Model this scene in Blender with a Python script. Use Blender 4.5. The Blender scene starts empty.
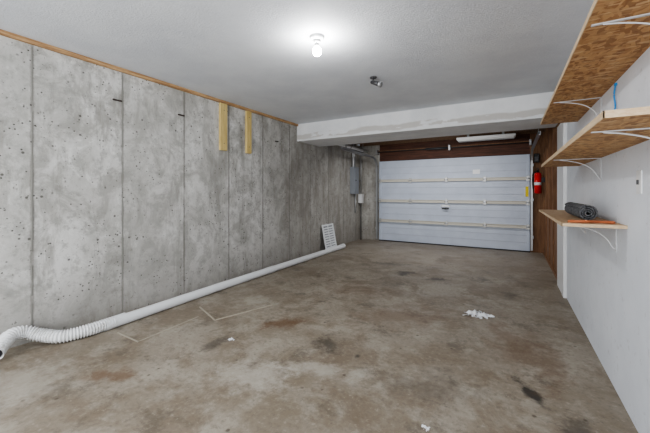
import bpy, bmesh, math, random
from mathutils import Vector, Matrix, noise
random.seed(3)
S=bpy.context.scene
S.view_settings.view_transform='AgX'
S.view_settings.look='AgX - Medium High Contrast'
S.view_settings.exposure=.58
F=320.0; TH=math.atan(185/320); H=1.3
# ---------------- materials ----------------
def newmat(name,col=(.5,.5,.5),rough=.7,metal=0.,emit=0.):
    m=bpy.data.materials.new(name); m.use_nodes=True
    b=m.node_tree.nodes['Principled BSDF']
    b.inputs['Base Color'].default_value=(*col,1); b.inputs['Roughness'].default_value=rough
    b.inputs['Metallic'].default_value=metal
    if emit:
        b.inputs['Emission Color'].default_value=(*col,1); b.inputs['Emission Strength'].default_value=emit
    return m
class NT:
    def __init__(s,m):
        s.m=m; s.t=m.node_tree; s.b=s.t.nodes['Principled BSDF']; s.geo=s.t.nodes.new('ShaderNodeNewGeometry'); s.pos=s.geo.outputs['Position']
    def n(s,ty,**k):
        x=s.t.nodes.new(ty)
        for a,v in k.items(): setattr(x,a,v)
        return x
    def L(s,a,b): s.t.links.new(a,b)
    def scl(s,v,sc,off=(0,0,0),rot=(0,0,0)):
        x=s.n('ShaderNodeMapping'); x.inputs['Scale'].default_value=sc; x.inputs['Location'].default_value=off; x.inputs['Rotation'].default_value=rot; s.L(v,x.inputs['Vector']); return x.outputs[0]
    def noise(s,scale,detail=4,rough=.6,vec=None,dist=0):
        x=s.n('ShaderNodeTexNoise'); x.inputs['Scale'].default_value=scale; x.inputs['Detail'].default_value=detail
        x.inputs['Roughness'].default_value=rough; x.inputs['Distortion'].default_value=dist
        s.L(vec or s.pos,x.inputs['Vector']); return x.outputs['Fac']
    def mr(s,v,a,b,c=0.,d=1.):
        x=s.n('ShaderNodeMapRange'); x.interpolation_type='SMOOTHSTEP'; s.L(v,x.inputs['Value'])
        for i,q in enumerate((a,b,c,d)): x.inputs[i+1].default_value=q
        return x.outputs['Result']
    def math(s,op,a,b=None):
        x=s.n('ShaderNodeMath',operation=op)
        for i,q in enumerate((a,b)):
            if q is None: continue
            if isinstance(q,(int,float)): x.inputs[i].default_value=q
            else: s.L(q,x.inputs[i])
        return x.outputs[0]
    def mix(s,fac,a,b,bt='MIX'):
        x=s.n('ShaderNodeMix',data_type='RGBA',blend_type=bt)
        if isinstance(fac,(int,float)): x.inputs[0].default_value=fac
        else: s.L(fac,x.inputs[0])
        for i,q in ((6,a),(7,b)):
            if isinstance(q,tuple): x.inputs[i].default_value=(*q,1)
            else: s.L(q,x.inputs[i])
        return x.outputs[2]
    def xyz(s):
        x=s.n('ShaderNodeSeparateXYZ'); s.L(s.pos,x.inputs[0]); return x.outputs
    def bump(s,h,st=.3,d=.01):
        x=s.n('ShaderNodeBump'); x.inputs['Strength'].default_value=st; x.inputs['Distance'].default_value=d
        s.L(h,x.inputs['Height']); s.L(x.outputs[0],s.b.inputs['Normal'])
    def col(s,c): s.L(c,s.b.inputs['Base Color'])
    def blob(s,x,y,rx,ry,ang,wob,amount):
        mp=s.n('ShaderNodeMapping',vector_type='TEXTURE'); mp.inputs['Location'].default_value=(x,y,0)
        mp.inputs['Rotation'].default_value=(0,0,ang); mp.inputs['Scale'].default_value=(rx,ry,1)
        s.L(s.pos,mp.inputs['Vector'])
        ln=s.n('ShaderNodeVectorMath',operation='LENGTH'); s.L(mp.outputs[0],ln.inputs[0])
        d=s.math('ADD',ln.outputs['Value'],s.math('MULTIPLY',s.math('SUBTRACT',wob,.5),4.2))
        return s.mr(d,1.2,.2,0,amount)

# concrete wall
M={}
m=newmat('concrete_wall',rough=.85); t=NT(m)
n1=t.noise(1.3,6,.7,dist=.4); n2=t.noise(9,7,.75); n3=t.noise(1,6,.75,vec=t.scl(t.pos,(4,4,.8))); n4=t.noise(3.2,7,.72,vec=t.scl(t.pos,(1,1,.8),(4,9,1)),dist=.6)
c=t.mix(t.mr(n1,.35,.65),(.50,.495,.47),(.70,.695,.675))
c=t.mix(t.mr(n4,.47,.60,0,.7),c,(.34,.33,.305))
c=t.mix(t.mr(n4,.45,.36,0,.6),c,(.80,.80,.78))
c=t.mix(t.mr(n2,.48,.64,0,.6),c,(.30,.295,.275))
c=t.mix(t.mr(n3,.52,.64,0,.5),c,(.24,.23,.205))
X,Y,Z=t.xyz()
q=t.math('DIVIDE',t.math('SUBTRACT',Y,.385),.75)
pid=t.math('FLOOR',q)
wn=t.n('ShaderNodeTexWhiteNoise',noise_dimensions='1D'); t.L(pid,wn.inputs['W'])
c=t.mix(t.math('MULTIPLY',wn.outputs['Value'],.3),c,(.42,.415,.39))
fr=t.math('ABSOLUTE',t.math('SUBTRACT',t.math('FRACT',q),.5))
edge=t.mr(t.math('ADD',fr,t.math('MULTIPLY',t.noise(7,5,.7),.05)),.50,.52,0,.6)
c=t.mix(edge,c,(.20,.19,.17))
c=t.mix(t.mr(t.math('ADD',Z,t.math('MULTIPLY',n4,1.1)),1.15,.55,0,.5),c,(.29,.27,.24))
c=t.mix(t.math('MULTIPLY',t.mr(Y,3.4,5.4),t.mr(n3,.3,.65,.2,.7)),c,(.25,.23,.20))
vo=t.n('ShaderNodeTexVoronoi'); vo.inputs['Scale'].default_value=24; t.L(t.pos,vo.inputs['Vector'])
pit=t.math('MULTIPLY',t.mr(vo.outputs['Distance'],.22,.12),t.mr(t.noise(3.3,5,.75),.51,.55))
c=t.mix(t.math('MULTIPLY',pit,.95),c,(.09,.085,.075))
vo2=t.n('ShaderNodeTexVoronoi'); vo2.inputs['Scale'].default_value=9; t.L(t.pos,vo2.inputs['Vector'])
c=t.mix(t.math('MULTIPLY',t.mr(vo2.outputs['Distance'],.13,.07),t.mr(t.noise(2,2),.43,.48,0,.9)),c,(.11,.105,.095))
c=t.mix(t.mr(t.noise(26,4,.8),.62,.69,0,.75),c,(.13,.125,.11))
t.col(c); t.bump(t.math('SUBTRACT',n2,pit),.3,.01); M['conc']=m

# floor
m=newmat('stained_concrete_floor',rough=.6); t=NT(m)
n1=t.noise(.9,6,.68,dist=.3); n2=t.noise(3.0,9,.75); n3=t.noise(28,6,.75); wob=t.noise(5,7,.75); nb=t.noise(1.5,8,.72,dist=.4)
c=t.mix(t.mr(n1,.35,.65),(.225,.185,.135),(.34,.30,.245))
c=t.mix(t.mr(n2,.45,.60,0,.6),c,(.42,.385,.325))
c=t.mix(t.mr(nb,.47,.61,0,.65),c,(.18,.135,.09))
c=t.mix(t.mr(t.noise(2.6,9,.78,vec=t.scl(t.pos,(1,1,1),(7,3,0))),.52,.65,0,.6),c,(.105,.085,.063))
c=t.mix(t.mr(n3,.5,.66,0,.5),c,(.145,.125,.10))
c=t.mix(t.mr(n3,.45,.32,0,.4),c,(.50,.465,.40))
X,Y,Z=t.xyz()
c=t.mix(t.mr(Y,4.2,7.5,0,.4),c,(.24,.215,.19))
rust=(.15,.08,.038); dark=(.055,.044,.035); oil=(.022,.02,.018); pale=(.54,.51,.45)
for (x,y,rx,ry,a,cc,am) in [(-1.95,2.55,.3,.12,.9,rust,.75),(-2.46,1.2,.22,.09,.5,rust,.7),(-2.2,1.9,.08,.2,0,dark,.6),(-1.36,2.4,.13,.2,.4,dark,.7),
    (.12,2.45,.045,.24,.5,oil,.9),(.33,2.2,.12,.16,.2,dark,.65),(-1.46,5.1,.16,.16,0,dark,.85),(-.95,4.95,.18,.12,.3,dark,.75),(-1.9,5.6,.3,.12,.3,dark,.5),
    (-.35,5.3,.14,.14,0,dark,.65),(0,4.6,.1,.2,0,dark,.45),(-1.05,2.32,.03,.04,0,oil,.8),(-.5,2.2,.35,.2,.3,dark,.35),(-1.0,3.3,.6,.3,.6,rust,.4),(.1,3.1,.25,.6,.3,rust,.45),
    (-1.6,1.7,.35,.2,.3,pale,.5),(-2.9,.8,.4,.3,.3,pale,.4),(-1.7,3.9,.5,.3,0,rust,.35),(-2.6,2.9,.3,.2,0,pale,.4),(-1.2,2.0,.3,.12,.3,pale,.5)]:
    c=t.mix(t.blob(x,y,rx,ry,a,wob,am),c,cc)
vo=t.n('ShaderNodeTexVoronoi'); vo.inputs['Scale'].default_value=7; t.L(t.pos,vo.inputs['Vector'])
c=t.mix(t.math('MULTIPLY',t.mr(vo.outputs['Distance'],.11,.05),t.mr(t.noise(1.3,2),.46,.52,0,.7)),c,(.07,.05,.035))
t.col(c); t.bump(t.math('ADD',n2,t.math('MULTIPLY',n3,.3)),.25,.01)
t.L(t.mr(n2,.3,.7,.42,.7),t.b.inputs['Roughness']); M['floor']=m

m=newmat('painted_ceiling',rough=.8); t=NT(m)
n=t.noise(60,5,.65); t.col(t.mix(t.mr(t.noise(2,6),.3,.7),(.65,.675,.72),(.73,.755,.79))); t.bump(n,.5,.01); M['ceil']=m
m=newmat('painted_drywall',rough=.7); t=NT(m)
n=t.noise(60,4,.6); c=t.mix(t.mr(t.noise(2.5,6),.3,.7),(.73,.765,.825),(.80,.835,.89))
c=t.mix(t.mr(t.noise(14,6,.75),.59,.69,0,.45),c,(.48,.49,.5)); t.col(c); t.bump(n,.15,.005); M['dry']=m
m=newmat('taped_beam_drywall',rough=.75); t=NT(m); X,Y,Z=t.xyz()
low=t.mr(t.math('ABSOLUTE',t.math('SUBTRACT',Z,t.math('ADD',2.31,t.math('MULTIPLY',t.noise(1.5,3),.14)))),.06,.03)
nn=t.noise(2.2,6,.7,vec=t.scl(t.pos,(1,1,3)))
c=t.mix(t.mr(t.noise(4,5),.3,.7),(.72,.735,.75),(.80,.81,.82))
c=t.mix(t.math('MULTIPLY',low,t.mr(nn,.42,.48,0,.75)),c,(.50,.475,.44)); t.col(c); t.bump(nn,.3,.01); M['beam']=m
def wood(name,a,b,sc=(1,1,1),rough=.7):
    m=newmat(name,rough=rough); t=NT(m)
    n=t.noise(6,6,.65,vec=t.scl(t.pos,sc)); t.col(t.mix(t.mr(n,.3,.7),a,b)); t.bump(n,.2,.004); return m
M['pine']=wood('pine_wood',(.56,.41,.15),(.72,.57,.26),(9,9,.7))
M['plate']=wood('sill_plate_wood',(.28,.15,.07),(.62,.42,.22),(9,.6,9))
M['stud']=wood('stud_wood',(.15,.07,.035),(.28,.15,.075),(9,9,.6))
M['header']=wood('header_wood',(.05,.02,.012),(.13,.05,.028),(.6,9,9))
M['joist']=wood('joist_wood',(.12,.07,.04),(.24,.15,.09),(9,.6,9))
m=newmat('osb_board',rough=.75); t=NT(m)
wv=t.n('ShaderNodeTexNoise'); wv.inputs['Scale'].default_value=9; t.L(t.pos,wv.inputs['Vector'])
add=t.n('ShaderNodeVectorMath',operation='MULTIPLY_ADD'); t.L(wv.outputs['Color'],add.inputs[0]); add.inputs[1].default_value=(.05,.05,0); t.L(t.pos,add.inputs[2])
V=add.outputs[0]
v1=t.n('ShaderNodeTexVoronoi'); v1.inputs['Scale'].default_value=30; t.L(t.scl(V,(1.7,.6,0),rot=(0,0,.3)),v1.inputs['Vector'])
v2=t.n('ShaderNodeTexVoronoi'); v2.inputs['Scale'].default_value=34; t.L(t.scl(V,(.55,1.7,0),(3,1,0),(0,0,.5)),v2.inputs['Vector'])
v3=t.n('ShaderNodeTexVoronoi'); v3.inputs['Scale'].default_value=40; t.L(t.scl(V,(1.2,.6,0),(5,1,0),(0,0,-.7)),v3.inputs['Vector'])
def ch(v,i):
    s=t.n('ShaderNodeSeparateColor'); t.L(v.outputs['Color'],s.inputs[0]); return s.outputs[i]
c=t.mix(ch(v1,0),(.34,.165,.065),(.58,.35,.16)); c=t.mix(t.mr(ch(v2,1),.4,.8,0,.8),c,(.54,.33,.16))
c=t.mix(t.mr(ch(v3,0),.7,.85,0,.75),c,(.27,.13,.055)); c=t.mix(t.mr(ch(v2,0),.8,.9,0,.75),c,(.66,.46,.26)); t.col(c); M['osb']=m
M['osbedge']=wood('osb_edge',(.54,.39,.24),(.68,.54,.37),(8,2,30))
M['particle']=wood('particle_board',(.46,.31,.18),(.60,.43,.28),(5,5,5))
m=newmat('garage_door_steel',rough=.55); t=NT(m); c=t.mix(t.mr(t.noise(3,5),.3,.7),(.47,.52,.615),(.53,.58,.675)); t.col(c); t.bump(t.noise(40,3),.1,.003); M['door']=m
M['fold']=newmat('door_fold_line',(.42,.46,.54),.6)
M['strut']=newmat('strut_steel',(.56,.54,.48),.6)
M['galv']=newmat('galvanised_steel',(.45,.46,.47),.4,.7)
M['white']=newmat('white_enamel',(.78,.79,.80),.45)
M['brk']=newmat('bracket_enamel',(.62,.63,.65),.5)
M['vinyl']=newmat('white_vinyl',(.82,.84,.86),.4)
m=newmat('corrugated_vinyl',rough=.5); t=NT(m); t.col(t.mix(t.mr(t.noise(20,4),.45,.7,0,.6),(.80,.81,.82),(.5,.49,.46))); M['corr']=m
M['black']=newmat('black_plastic',(.015,.015,.016),.5)
M['dgrey']=newmat('dark_grey_metal',(.07,.07,.075),.5,.3)
M['grey']=newmat('grey_panel_paint',(.25,.27,.30),.5)
M['red']=newmat('red_enamel',(.65,.02,.015),.35)
M['yellow']=newmat('yellow_label',(.75,.6,.03),.6)
M['blue']=newmat('blue_cable',(.03,.25,.6),.5)
M['bulb']=newmat('bulb_glow',(1,.985,.96),.3,emit=330)
M['seam']=newmat('concrete_fin',(.26,.255,.235),.9)
M['hole']=newmat('rust_dark',(.06,.045,.04),.9)
M['bag']=newmat('plastic_bag_film',(.74,.75,.77),.3)
m=newmat('rug_fabric',rough=.95); t=NT(m); n=t.noise(60,4,.7); t.col(t.mix(t.mr(n,.35,.65),(.035,.037,.042),(.16,.165,.175))); t.bump(n,.6,.01); M['rug']=m
M['trimfloor']=newmat('aluminium_strip',(.42,.38,.31),.6)
M['diff']=newmat('fluorescent_diffuser',(.60,.62,.62),.4)
M['rustm']=newmat('orange_rag',(.5,.16,.07),.9)

# ---------------- mesh builder ----------------
class B:
    def __init__(s): s.bm=bmesh.new(); s.mats=[]
    def mi(s,k):
        if k not in s.mats: s.mats.append(k)
        return s.mats.index(k)
    def _tag(s,before,k,smooth=False):
        i=s.mi(k)
        for f in s.bm.faces:
            if f not in before: f.material_index=i; f.smooth=smooth
    def box(s,lo,hi,k,bev=0.,rot=None):
        before=set(s.bm.faces)
        lo=Vector(lo);hi=Vector(hi); c=(lo+hi)/2; d=hi-lo
        Mx=Matrix.Translation(c)@(rot.to_4x4() if rot else Matrix())@Matrix.Diagonal((abs(d.x),abs(d.y),abs(d.z),1))
        r=bmesh.ops.create_cube(s.bm,size=1,matrix=Mx)
        if bev:
            es={e for v in r['verts'] for e in v.link_edges}
            bmesh.ops.bevel(s.bm,geom=list(es),offset=bev,segments=2,affect='EDGES',profile=.5)
        s._tag(before,k); return s
    def cyl(s,p0,p1,r,k,r2=None,seg=16,caps=True):
        before=set(s.bm.faces); p0=Vector(p0);p1=Vector(p1); d=p1-p0
        q=d.to_track_quat('Z','Y').to_matrix().to_4x4()
        bmesh.ops.create_cone(s.bm,cap_ends=caps,segments=seg,radius1=r,radius2=r if r2 is None else r2,depth=d.length,matrix=Matrix.Translation((p0+p1)/2)@q)
        s._tag(before,k,True); return s
    def sph(s,c,r,k,sc=(1,1,1),u=20,v=12):
        before=set(s.bm.faces)
        bmesh.ops.create_uvsphere(s.bm,u_segments=u,v_segments=v,radius=r,matrix=Matrix.Translation(c)@Matrix.Diagonal((*sc,1)))
        s._tag(before,k,True); return s
    def tube(s,pts,rf,k,seg=16,sub=8,closed_ends=False,inner=None):
        P=[Vector(p) for p in pts]; path=[]
        if sub<=1: path=P
        else:
            Q=[P[0]*2-P[1]]+P+[P[-1]*2-P[-2]]
            for i in range(1,len(Q)-2):
                for j in range(sub):
                    u=j/sub; a,b,c,d=Q[i-1],Q[i],Q[i+1],Q[i+2]
                    path.append(.5*((2*b)+(c-a)*u+(2*a-5*b+4*c-d)*u*u+(3*b-a-3*c+d)*u**3))
            path.append(P[-1])
        i0=s.mi(k); prev=None; dist=0; up=Vector((0.01,.02,1)).normalized(); rings=[]
        for i,p in enumerate(path):
            tg=(path[min(i+1,len(path)-1)]-path[max(i-1,0)]).normalized()
            if i: dist+=(p-path[i-1]).length
            a=tg.cross(up)
            if a.length<.05: a=tg.cross(Vector((1,0,0)))
            a.normalize(); b=a.cross(tg); r=rf(dist) if callable(rf) else rf
            ring=[s.bm.verts.new(p+(a*math.cos(2*math.pi*j/seg)+b*math.sin(2*math.pi*j/seg))*r) for j in range(seg)]
            if prev:
                for j in range(seg):
                    f=s.bm.faces.new((prev[j],prev[(j+1)%seg],ring[(j+1)%seg],ring[j])); f.material_index=i0; f.smooth=True
            prev=ring; rings.append(ring)
        if closed_ends:
            for rr in (rings[0],rings[-1]):
                f=s.bm.faces.new(rr); f.material_index=i0
        return s
    def done(s,name,parent=None):
        bmesh.ops.recalc_face_normals(s.bm,faces=s.bm.faces[:])
        xs=[v.co for v in s.bm.verts]
        lo=Vector([min(v[i] for v in xs) for i in range(3)]); hi=Vector([max(v[i] for v in xs) for i in range(3)])
        c=(lo+hi)/2; c.z=lo.z
        for v in s.bm.verts: v.co-=c
        me=bpy.data.meshes.new(name); s.bm.to_mesh(me); s.bm.free()
        for k in s.mats: me.materials.append(M[k])
        o=bpy.data.objects.new(name,me); S.collection.objects.link(o); o.location=c
        if parent: 
            o.parent=parent; o.location=c-parent.location
        return o
def empty(name,loc):
    e=bpy.data.objects.new(name,None); e.location=loc; e.empty_display_size=.1; S.collection.objects.link(e); return e

XL=-3.6; XR=.6; YF=8.23; YB=-2.2; HC=2.62; DX0,DX1,DH=-3.05,.376,2.13
# ---------------- shell ----------------
B().box((XL-.2,YB-.2,-.1),(XR+.4,YF+.3,0),'floor').done('floor')
B().box((XL-.2,YB-.2,HC),(XR+.4,6.0,HC+.1),'ceil').done('ceiling')
b=B().box((XL-.2,6.0,HC+.08),(XR+.4,YF+.3,HC+.18),'joist')
y=6.15
while y<8.2:
    b.box((XL,y,HC-.06),(XR+.05,y+.04,HC+.08),'joist'); y+=.4
b.done('ceiling_joists')
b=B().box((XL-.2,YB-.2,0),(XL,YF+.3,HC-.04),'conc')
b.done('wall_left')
B().box((XL-.15,YB,HC-.04),(XL+.03,5.135,HC-.001),'plate').done('trim_1')
b=B()
y=.385-2.25
for i in range(14):
    yy=y+i*.75
    if yy>YF-.05: break
    z=0.02
    while z<HC-.08:
        h=random.uniform(.04,.2); z2=min(z+h,HC-.06); w=random.uniform(.002,.005); o=random.uniform(-.002,.002)
        if random.random()<.8: b.box((XL-.002,yy-w+o,z),(XL+random.uniform(.002,.007),yy+w+o,z2),'seam')
        z=z2
b.done('trim_2')
b=B().box((XR,YB-.2,0),(XR+.12,4.85,HC),'dry')
b.done('wall_right')
b=B().box((XR+.1,4.85,0),(XR+.2,YF+.3,HC+.08),'header')
for yy in (5.15,5.75,6.35,6.95,7.55,8.05):
    b.box((XR,yy,.04),(XR+.1,yy+.045,HC-.07),'stud')
b.box((XR,4.98,0),(XR+.1,YF,.04),'stud')
b.box((XR+.02,5.9,.05),(XR+.1,YF,.9),'stud')
b.done('wall_right_studs')
B().box((XR-.035,4.86,0),(XR+.1,5.0,2.28),'white',.004).box((XR-.03,5.0,0),(XR+.1,5.5,2.2),'white',.004).done('trim_3')
B().box((XL-.2,YB-.2,0),(XR+.4,YB,HC),'dry').done('wall_back')
b=B().box((XL,YF,0),(DX0,YF+.25,HC+.08),'conc').box((DX1,YF,0),(XR+.1,YF+.25,HC+.08),'stud')
b.box((DX0,YF,DH),(DX1,YF+.25,HC+.08),'header').box((DX0-.02,YF-.02,DH+.24),(DX1+.05,YF,DH+.28),'stud')
b.done('wall_front')
B().box((XL,5.14,2.29),(XR,6.0,HC-.001),'beam').done('ceiling_beam')
# ---------------- garage door ----------------
g=empty('garage_door',(-1.3,YF,0))
yd=YF-.06
b=B(); hs=(DH-.03)/4
for i in range(4):
    z0=.02+i*hs
    b.box((DX0,yd+.01,z0+.004),(DX1,yd+.05,z0+hs-.004),'door',.003)
    for zz in (.18,.34): b.box((DX0+.05,yd+.004,z0+zz-.005),(DX1-.05,yd+.011,z0+zz+.005),'fold',.002)
b.done('panels',g)
b=B()
for i,z in enumerate((.02+hs,.02+2*hs,.02+3*hs)):
    b.box((DX0,yd-.035,z+.026),(DX1,yd+.01,z+.034),'strut').box((DX0,yd-.02,z-.035),(DX1,yd+.009,z+.035),'strut',.004).box((DX0,yd-.04,z-.034),(DX1,yd-.01,z-.024),'strut')
b.done('struts',g)
b=B()
for x in (DX0+.02,DX1-.06):
    b.box((x,yd-.005,.03),(x+.05,yd+.01,DH-.02),'door',.002)
for z in (.02+hs,.02+2*hs,.02+3*hs):
    for x in (DX0+.04,-2.2,-1.33,-.5,DX1-.04):
        b.box((x-.03,yd-.03,z-.06),(x+.03,yd-.018,z+.06),'galv',.003).cyl((x-.04,yd-.035,z),(x+.04,yd-.035,z),.01,'galv',seg=8)
    b.cyl((DX0-.06,yd-.03,z),(DX0+.04,yd-.03,z),.006,'galv',seg=8).cyl((DX0-.07,yd-.03,z),(DX0-.045,yd-.03,z),.022,'white')
b.done('hinges',g)
b=B().box((-1.45,yd-.02,.93),(-1.25,yd-.002,.99),'galv',.004).cyl((-1.35,yd-.06,.9),(-1.35,yd-.0,.9),.02,'black').box((-1.43,yd-.07,.885),(-1.27,yd-.05,.915),'black',.006)
b.done('lock_handle',g)
B().box((.29,yd-.012,1.2),(.345,yd-.002,1.42),'yellow',.002).box((-.75,yd-.001,1.72),(-.6,yd+.008,1.82),'white').done('labels',g)
B().box((DX0,yd+.0,0.0),(DX1,yd+.045,.02),'black').done('bottom_seal',g)
for nm,x,sg in (('track_left',DX0-.06,1),('track_right',DX1+.04,-1)):
    b=B(); pts=[(x,yd-.03,.05),(x,yd-.03,1.9)]+[(x,yd-.03-.3*(1-math.cos(a)),1.9+.3*math.sin(a)) for a in [math.pi/2*i/6 for i in range(1,7)]]+[(x,6.05,2.23)]
    for p,q in zip(pts[:-1],pts[1:]):
        p=Vector(p);q=Vector(q); d=q-p
        n=Vector((0,d.z,-d.y)).normalized()
        for (ox,on,hx,hn) in ((0.0,0,.004,.028),(.016*sg,.026,.016,.003),(.016*sg,-.026,.016,.003)):
            vs=[]
            for end in (p,q):
                for sx,sn in ((-1,-1),(1,-1),(1,1),(-1,1)):
                    vs.append(b.bm.verts.new(end+Vector((ox+sx*hx,0,0))+n*(on+sn*hn)))
            mi=b.mi('galv')
            for f in ((0,1,2,3),(7,6,5,4),(0,4,5,1),(1,5,6,2),(2,6,7,3),(3,7,4,0)):
                b.bm.faces.new([vs[k] for k in f]).material_index=mi
    for z in (.3,1.1,1.85): b.box((x-.03,yd-.03,z),(x+.01 if sg>0 else x+.02,YF,z+.06),'galv')
    b.box((x-.015,6.3,2.25),(x-.005,6.34,HC+.08),'galv')
    b.done(nm,g)
b=B().cyl((DX0-.05,YF-.13,2.36),(DX1+.02,YF-.13,2.36),.012,'dgrey').cyl((-1.8,YF-.13,2.36),(-1.3,YF-.13,2.36),.03,'dgrey')
for x in (DX0-.03,-1.25,DX1+.0): b.box((x-.02,YF-.17,2.3),(x+.02,YF,2.42),'galv',.003)
b.done('torsion_shaft',g)
# ---------------- shelves ----------------
def bracket(b,y,z,xf,leg=.22):
    xw=XR-.001
    b.box((xf+.02,y-.008,z-.005),(xw,y+.008,z),'brk',.001)
    b.box((xw-.005,y-.008,z-leg),(xw,y+.008,z),'brk',.001)
    pts=[(xf+.06,y,z-.006),(xf+.13,y,z-.018),(xf+.21,y,z-.045),(xw-.05,y,z-.09),(xw-.022,y,z-.14),(xw-.008,y,z-leg+.02)]
    b.tube(pts,.0038,'brk',seg=8,sub=5,closed_ends=True)
def shelf(z,xf,y0,y1,brs,mat,edge,th=.018,leg=.22):
    e=empty('wall_shelf',((xf+XR)/2,(y0+y1)/2,z))
    b=B()
    b.box((xf+.003,y0+.003,z),(XR-.001,y1-.003,z+th),mat)
    b.box((xf,y0,z-.001),(xf+.004,y1,z+th+.001),edge).box((xf,y0,z-.001),(XR-.001,y0+.004,z+th+.001),edge)
    b.done('board',e)
    for i,y in enumerate(brs):
        b=B(); bracket(b,y,z-.001,xf,leg); b.done('bracket_%d'%(i+1),e)
    return e
shelf(2.02,.283,.7,4.13,(.8,1.77,3.15),'osb','osbedge',.024,.18)
shelf(1.56,.283,1.46,4.05,(1.77,3.15),'osb','osbedge',.024,.18)
shelf(1.083,.285,2.52,4.38,(2.75,3.7),'particle','osbedge',.018,.17)
# rolled rug on shelf (spiral)
b=B(); L0,L1=2.72,3.45; cx,cz=.45,1.103+.057
turns=3.4; N=90; prof=[]
for i in range(N+1):
    a=2*math.pi*turns*i/N; r=.012+.044*i/N; prof.append((cx+r*math.cos(a),cz+r*math.sin(a)))
rows=[]
for j in range(13):
    y=L0+(L1-L0)*j/12; w=.004*math.sin(j*1.7)
    rows.append([b.bm.verts.new((x+w,y,z)) for x,z in prof])
k=b.mi('rug')
for j in range(12):
    for i in range(N):
        f=b.bm.faces.new((rows[j][i],rows[j][i+1],rows[j+1][i+1],rows[j+1][i])); f.material_index=k; f.smooth=True
o=b.done('rolled_rug'); md=o.modifiers.new('thick','SOLIDIFY'); md.thickness=.008
B().tube([(.33,2.62,1.107),(.42,2.60,1.112),(.5,2.66,1.108),(.56,2.61,1.111)],.009,'rustm',seg=8,closed_ends=True).tube([(.35,2.68,1.107),(.45,2.66,1.108),(.55,2.69,1.107)],.007,'rustm',seg=8,closed_ends=True).done('crumpled_rag')
B().box((XR-.006,2.28,1.29),(XR,2.355,1.415),'white',.002).box((XR-.014,2.312,1.34),(XR-.005,2.324,1.365),'dgrey',.001).done('light_switch')
B().tube([(XR-.008,2.74,2.0),(XR-.012,2.75,1.93),(XR-.01,2.735,1.85),(XR-.02,2.75,1.80)],.005,'blue',seg=8,closed_ends=True).box((XR-.014,2.73,1.99),(XR,2.75,2.005),'blue').done('blue_cable')
# ---------------- left wall items ----------------
for (y,z0,z1,w) in ((3.26,1.90,2.575,.062),(3.775,1.91,2.575,.052)):
    b=B().box((XL,y-w,z0),(XL+.038,y+w,z1),'pine',.003)
    for z in (z0+.1,z1-.1): b.cyl((XL+.036,y,z),(XL+.041,y,z),.006,'dgrey',seg=8)
    b.done('wood_furring_strip')
for y,z in ((1.83,2.27),(2.59,2.27),(4.5,2.2)):
    B().box((XL,y-.045,z-.008),(XL+.012,y+.045,z+.008),'hole',.002).cyl((XL,y+.02,z),(XL+.03,y+.02,z),.005,'hole',seg=8).done('form_tie_stub')
b=B().box((XL,7.52,1.25),(XL+.13,7.80,1.95),'grey',.006).box((XL+.13,7.54,1.27),(XL+.14,7.78,1.93),'grey',.003)
b.cyl((XL+.06,7.66,1.95),(XL+.06,7.66,2.6),.025,'galv').cyl((XL+.05,7.75,.75),(XL+.05,7.75,1.25),.018,'galv').cyl((XL+.14,7.58,1.6),(XL+.155,7.58,1.6),.012,'black')
b.tube([(XL+.06,7.60,1.96),(XL+.06,7.58,2.25),(XL+.06,7.50,2.42),(XL+.06,7.3,2.47),(XL+.06,6.02,2.47)],.022,'galv',seg=12)
b.done('electrical_panel_box')
b=B().box((XL+.02,8.0,1.0),(XL+.12,8.14,1.25),'white',.005).cyl((XL+.07,8.07,1.25),(XL+.07,8.07,2.55),.016,'galv').cyl((XL+.07,8.07,.0),(XL+.07,8.07,1.0),.014,'dgrey').box((XL,8.04,1.6),(XL+.09,8.1,1.63),'galv')
b.done('conduit_junction_box')
# water pipe run under the joists
b=B().cyl((XL+.2,6.02,2.40),(XL+.2,8.2,2.40),.035,'vinyl')
for y in (6.3,7.1,7.9): b.box((XL+.195,y,2.43),(XL+.205,y+.02,HC+.08),'galv').cyl((XL+.2,y-.01,2.40),(XL+.2,y+.03,2.40),.038,'galv')
b.done('ceiling_pipe')
# leaning vent grille
b=B(); ang=math.atan2(.11,.56)
W,Hh=.50,.58
def P(u,v,n):
    return Vector((XL+.135-v*math.sin(ang)+n*math.cos(ang),6.03+u,v*math.cos(ang)+n*math.sin(ang)+.004))
def pbox(b,u0,u1,v0,v1,n0,n1,k,tilt=0):
    vs=[]
    for n,t in ((n0,0),(n1,tilt)):
        for u,v in ((u0,v0+t),(u1,v0+t),(u1,v1+t),(u0,v1+t)): vs.append(b.bm.verts.new(P(u,v,n)))
    mi=b.mi(k)
    for f in ((3,2,1,0),(4,5,6,7),(0,1,5,4),(1,2,6,5),(2,3,7,6),(3,0,4,7)): b.bm.faces.new([vs[i] for i in f]).material_index=mi
pbox(b,0,.04,0,Hh,0,.02,'vinyl');pbox(b,W-.04,W,0,Hh,0,.02,'vinyl');pbox(b,.04,W-.04,0,.04,0,.02,'vinyl');pbox(b,.04,W-.04,Hh-.04,Hh,0,.02,'vinyl')
pbox(b,W/2-.01,W/2+.01,.04,Hh-.04,0,.018,'vinyl')
for i in range(9):
    v=.06+i*.054; pbox(b,.04,W-.04,v,v+.02,0,.018,'vinyl',-.016)
pbox(b,.02,W-.02,.02,Hh-.02,-.004,0,'grey')
b.done('vent_grille')
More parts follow.
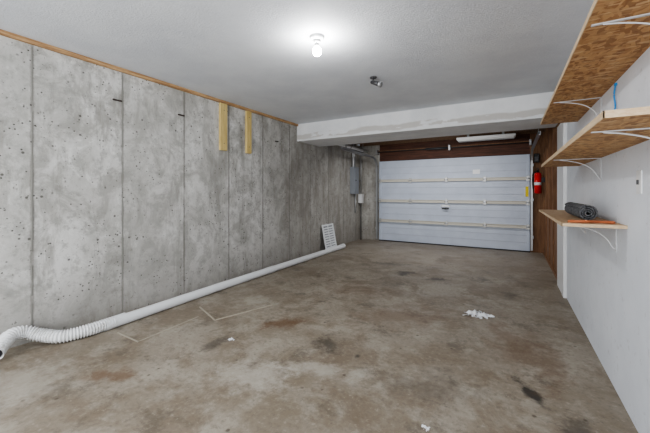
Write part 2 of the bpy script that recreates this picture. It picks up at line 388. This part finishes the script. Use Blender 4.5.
# downspout pipe
R=.05
dp=empty('drain_pipe',(-3.32,4,0))
B().tube([(-3.34,6.62,R),(-3.335,5,R),(-3.32,3,R),(-3.285,1.62,R)],R,'vinyl',seg=24,sub=6).tube([(-3.34,6.62,R),(-3.335,5,R),(-3.32,3,R),(-3.285,1.62,R)],R-.004,'vinyl',seg=24,sub=6).done('smooth_pipe',dp)
b=B(); b.cyl((-3.34,6.48,R+.001),(-3.34,6.64,R+.001),R+.005,'vinyl',caps=False,seg=24).cyl((-3.3,1.75,R+.002),(-3.284,1.55,R+.002),R+.005,'vinyl',caps=False,seg=24)
b.cyl((-3.325,3.9,R+.001),(-3.328,4.08,R+.001),R+.004,'vinyl',caps=False,seg=24); b.done('couplings',dp)
cp=[(-3.285,1.64,.056),(-3.29,1.42,.056),(-3.34,1.25,.058),(-3.44,1.15,.085),(-3.5,1.06,.13),(-3.49,.97,.14),(-3.43,.90,.11),(-3.36,.84,.075)]
B().tube(cp,lambda d:.050+.006*math.sin(d*2*math.pi/.022),'corr',seg=20,sub=44).tube(cp,.040,'dgrey',seg=16,sub=10).done('corrugated_hose',dp)
def fl(path,w,name,k='trimfloor'):
    b=B()
    for p,q in zip(path[:-1],path[1:]):
        p=Vector((*p,0));q=Vector((*q,0)); d=(q-p).normalized(); n=Vector((-d.y,d.x,0))*w/2; d*=w/2
        v=[b.bm.verts.new(x+Vector((0,0,z))) for z in (.0,.005) for x in (p-d-n,q+d-n,q+d+n,p-d+n)]
        mi=b.mi(k)
        for f in ((3,2,1,0),(4,5,6,7),(0,1,5,4),(1,2,6,5),(2,3,7,6),(3,0,4,7)): b.bm.faces.new([v[i] for i in f]).material_index=mi
    b.done(name)
fl([(-3.03,2.42),(-2.59,2.25),(-2.37,2.88)],.016,'metal_edge_strip')
fl([(-3.13,1.60),(-2.79,1.59),(-2.81,2.22)],.012,'metal_edge_strip')
def crumple(name,x,y,rx,ry,h,k,seed,seg=28):
    b=B(); bm=b.bm; mi=b.mi(k); G=seg; vs=[]
    for i in range(G+1):
        row=[]
        for j in range(G+1):
            u=i/G*2-1; v=j/G*2-1; r=math.sqrt(u*u+v*v)
            e=max(0,1-r*r*.75); nz=abs(noise.noise(Vector((u*2.6+seed,v*2.6,0))))+.5*abs(noise.noise(Vector((u*7,v*7+seed,1))))
            q=1+.45*noise.noise(Vector((u*2,v*2,seed)))
            row.append(bm.verts.new((x+u*rx*q,y+v*ry*q,.002+h*e*nz*1.7)))
        vs.append(row)
    for i in range(G):
        for j in range(G):
            u=(i+.5)/G*2-1; v=(j+.5)/G*2-1
            if u*u+v*v<.8+1.6*noise.noise(Vector((u*3,v*3,seed+5))):
                bm.faces.new((vs[i][j],vs[i+1][j],vs[i+1][j+1],vs[i][j+1])).material_index=mi
    for v in [v for v in bm.verts if not v.link_faces]: bm.verts.remove(v)
    b.done(name)
crumple('plastic_bag',-.29,3.72,.13,.09,.04,'bag',2.1,44)
crumple('paper_scrap',-2.12,2.02,.03,.025,.015,'bag',5.3,12)
crumple('paper_scrap',-.40,1.80,.025,.02,.01,'bag',7.3,12)
# ---------------- lamps on ceiling ----------------
bx,by=-1.42,2.32
lb=empty('ceiling_light_bulb',(bx,by,HC))
B().cyl((bx,by,HC-.03),(bx,by,HC-.001),.055,'white',.065,seg=28).cyl((bx,by,HC-.06),(bx,by,HC-.03),.024,'white',.032,seg=20).done('lampholder',lb)
B().sph((bx,by,HC-.125),.036,'bulb',(1,1,1.1),16,10).cyl((bx,by,HC-.095),(bx,by,HC-.058),.026,'white',.016).done('bulb',lb)
cx,cy=-1.36,3.46
b=B().cyl((cx,cy,HC-.015),(cx,cy,HC-.001),.035,'dgrey',.04,seg=24).cyl((cx,cy,HC-.06),(cx,cy,HC-.015),.010,'dgrey').sph((cx,cy,HC-.062),.016,'dgrey')
b.cyl((cx-.02,cy,HC-.055),(cx+.08,cy-.02,HC-.10),.02,'dgrey',.026).cyl((cx+.08,cy-.02,HC-.10),(cx+.10,cy-.024,HC-.109),.032,'galv',.034).cyl((cx-.035,cy+.003,HC-.048),(cx-.02,cy,HC-.055),.012,'galv')
b.done('ceiling_spot_fixture')
b=B().box((-1.0,7.38,2.42),(.1,7.62,2.47),'white',.006).box((-.98,7.40,2.39),(.08,7.60,2.421),'diff',.012).box((-.8,7.47,2.47),(-.76,7.53,2.7),'galv').box((-.14,7.47,2.47),(-.1,7.53,2.7),'galv')
b.done('fluorescent_fixture')
# fire extinguisher
ex,ey=.50,7.95
b=B().cyl((ex,ey,1.28),(ex,ey,1.66),.065,'red',seg=24).sph((ex,ey,1.66),.065,'red',(1,1,.7)).sph((ex,ey,1.28),.065,'red',(1,1,.25))
b.cyl((ex,ey,1.69),(ex,ey,1.75),.02,'black').box((ex-.02,ey-.11,1.75),(ex+.02,ey+.03,1.765),'black',.003).box((ex-.02,ey-.1,1.785),(ex+.02,ey+.02,1.795),'black',.003)
b.tube([(ex,ey-.02,1.72),(ex-.08,ey-.03,1.7),(ex-.095,ey-.03,1.55),(ex-.085,ey-.03,1.36)],.01,'black',seg=8,closed_ends=True)
b.cyl((ex,ey,1.44),(ex,ey,1.50),.0665,'white',seg=24).box((ex+.05,ey-.03,1.5),(XR+.02,ey+.12,1.6),'black')
b.done('fire_extinguisher')
B().box((.44,8.13,1.93),(.54,YF,2.12),'black',.01).box((.46,8.12,1.96),(.52,8.13,2.05),'dgrey').done('wall_control_box')

# ---------------- lights ----------------
def area(name,loc,rot,sx,sy,p,col=(1,1,1)):
    l=bpy.data.lights.new(name,'AREA'); l.shape='RECTANGLE'; l.size=sx; l.size_y=sy; l.energy=p; l.color=col
    o=bpy.data.objects.new(name,l); o.location=loc; o.rotation_euler=rot; S.collection.objects.link(o)
area('rear_fill_light',(-1.5,-1.9,1.4),(math.radians(98),0,0),3.6,2.2,105,(.98,.99,1))  # added fill from behind the camera, not a lamp of the garage
area('beam_fill_light',(-1.4,6.6,2.3),(math.radians(20),0,0),2.2,.3,21,(1,.99,.98))  # added fill to brighten the door end; no lamp hangs here
w=bpy.data.worlds.new('world'); S.world=w; w.use_nodes=True; w.node_tree.nodes['Background'].inputs[0].default_value=(.5,.55,.6,1); w.node_tree.nodes['Background'].inputs[1].default_value=.3
# ---------------- camera ----------------
cd=bpy.data.cameras.new('camera'); cam=bpy.data.objects.new('camera',cd); S.collection.objects.link(cam)
cam.location=(0,0,H); cam.rotation_euler=(math.radians(90),0,TH); cd.sensor_width=36; cd.sensor_fit='HORIZONTAL'
cd.lens=F/650*36; cd.shift_y=-24.5/650; cd.clip_start=.02
S.camera=cam
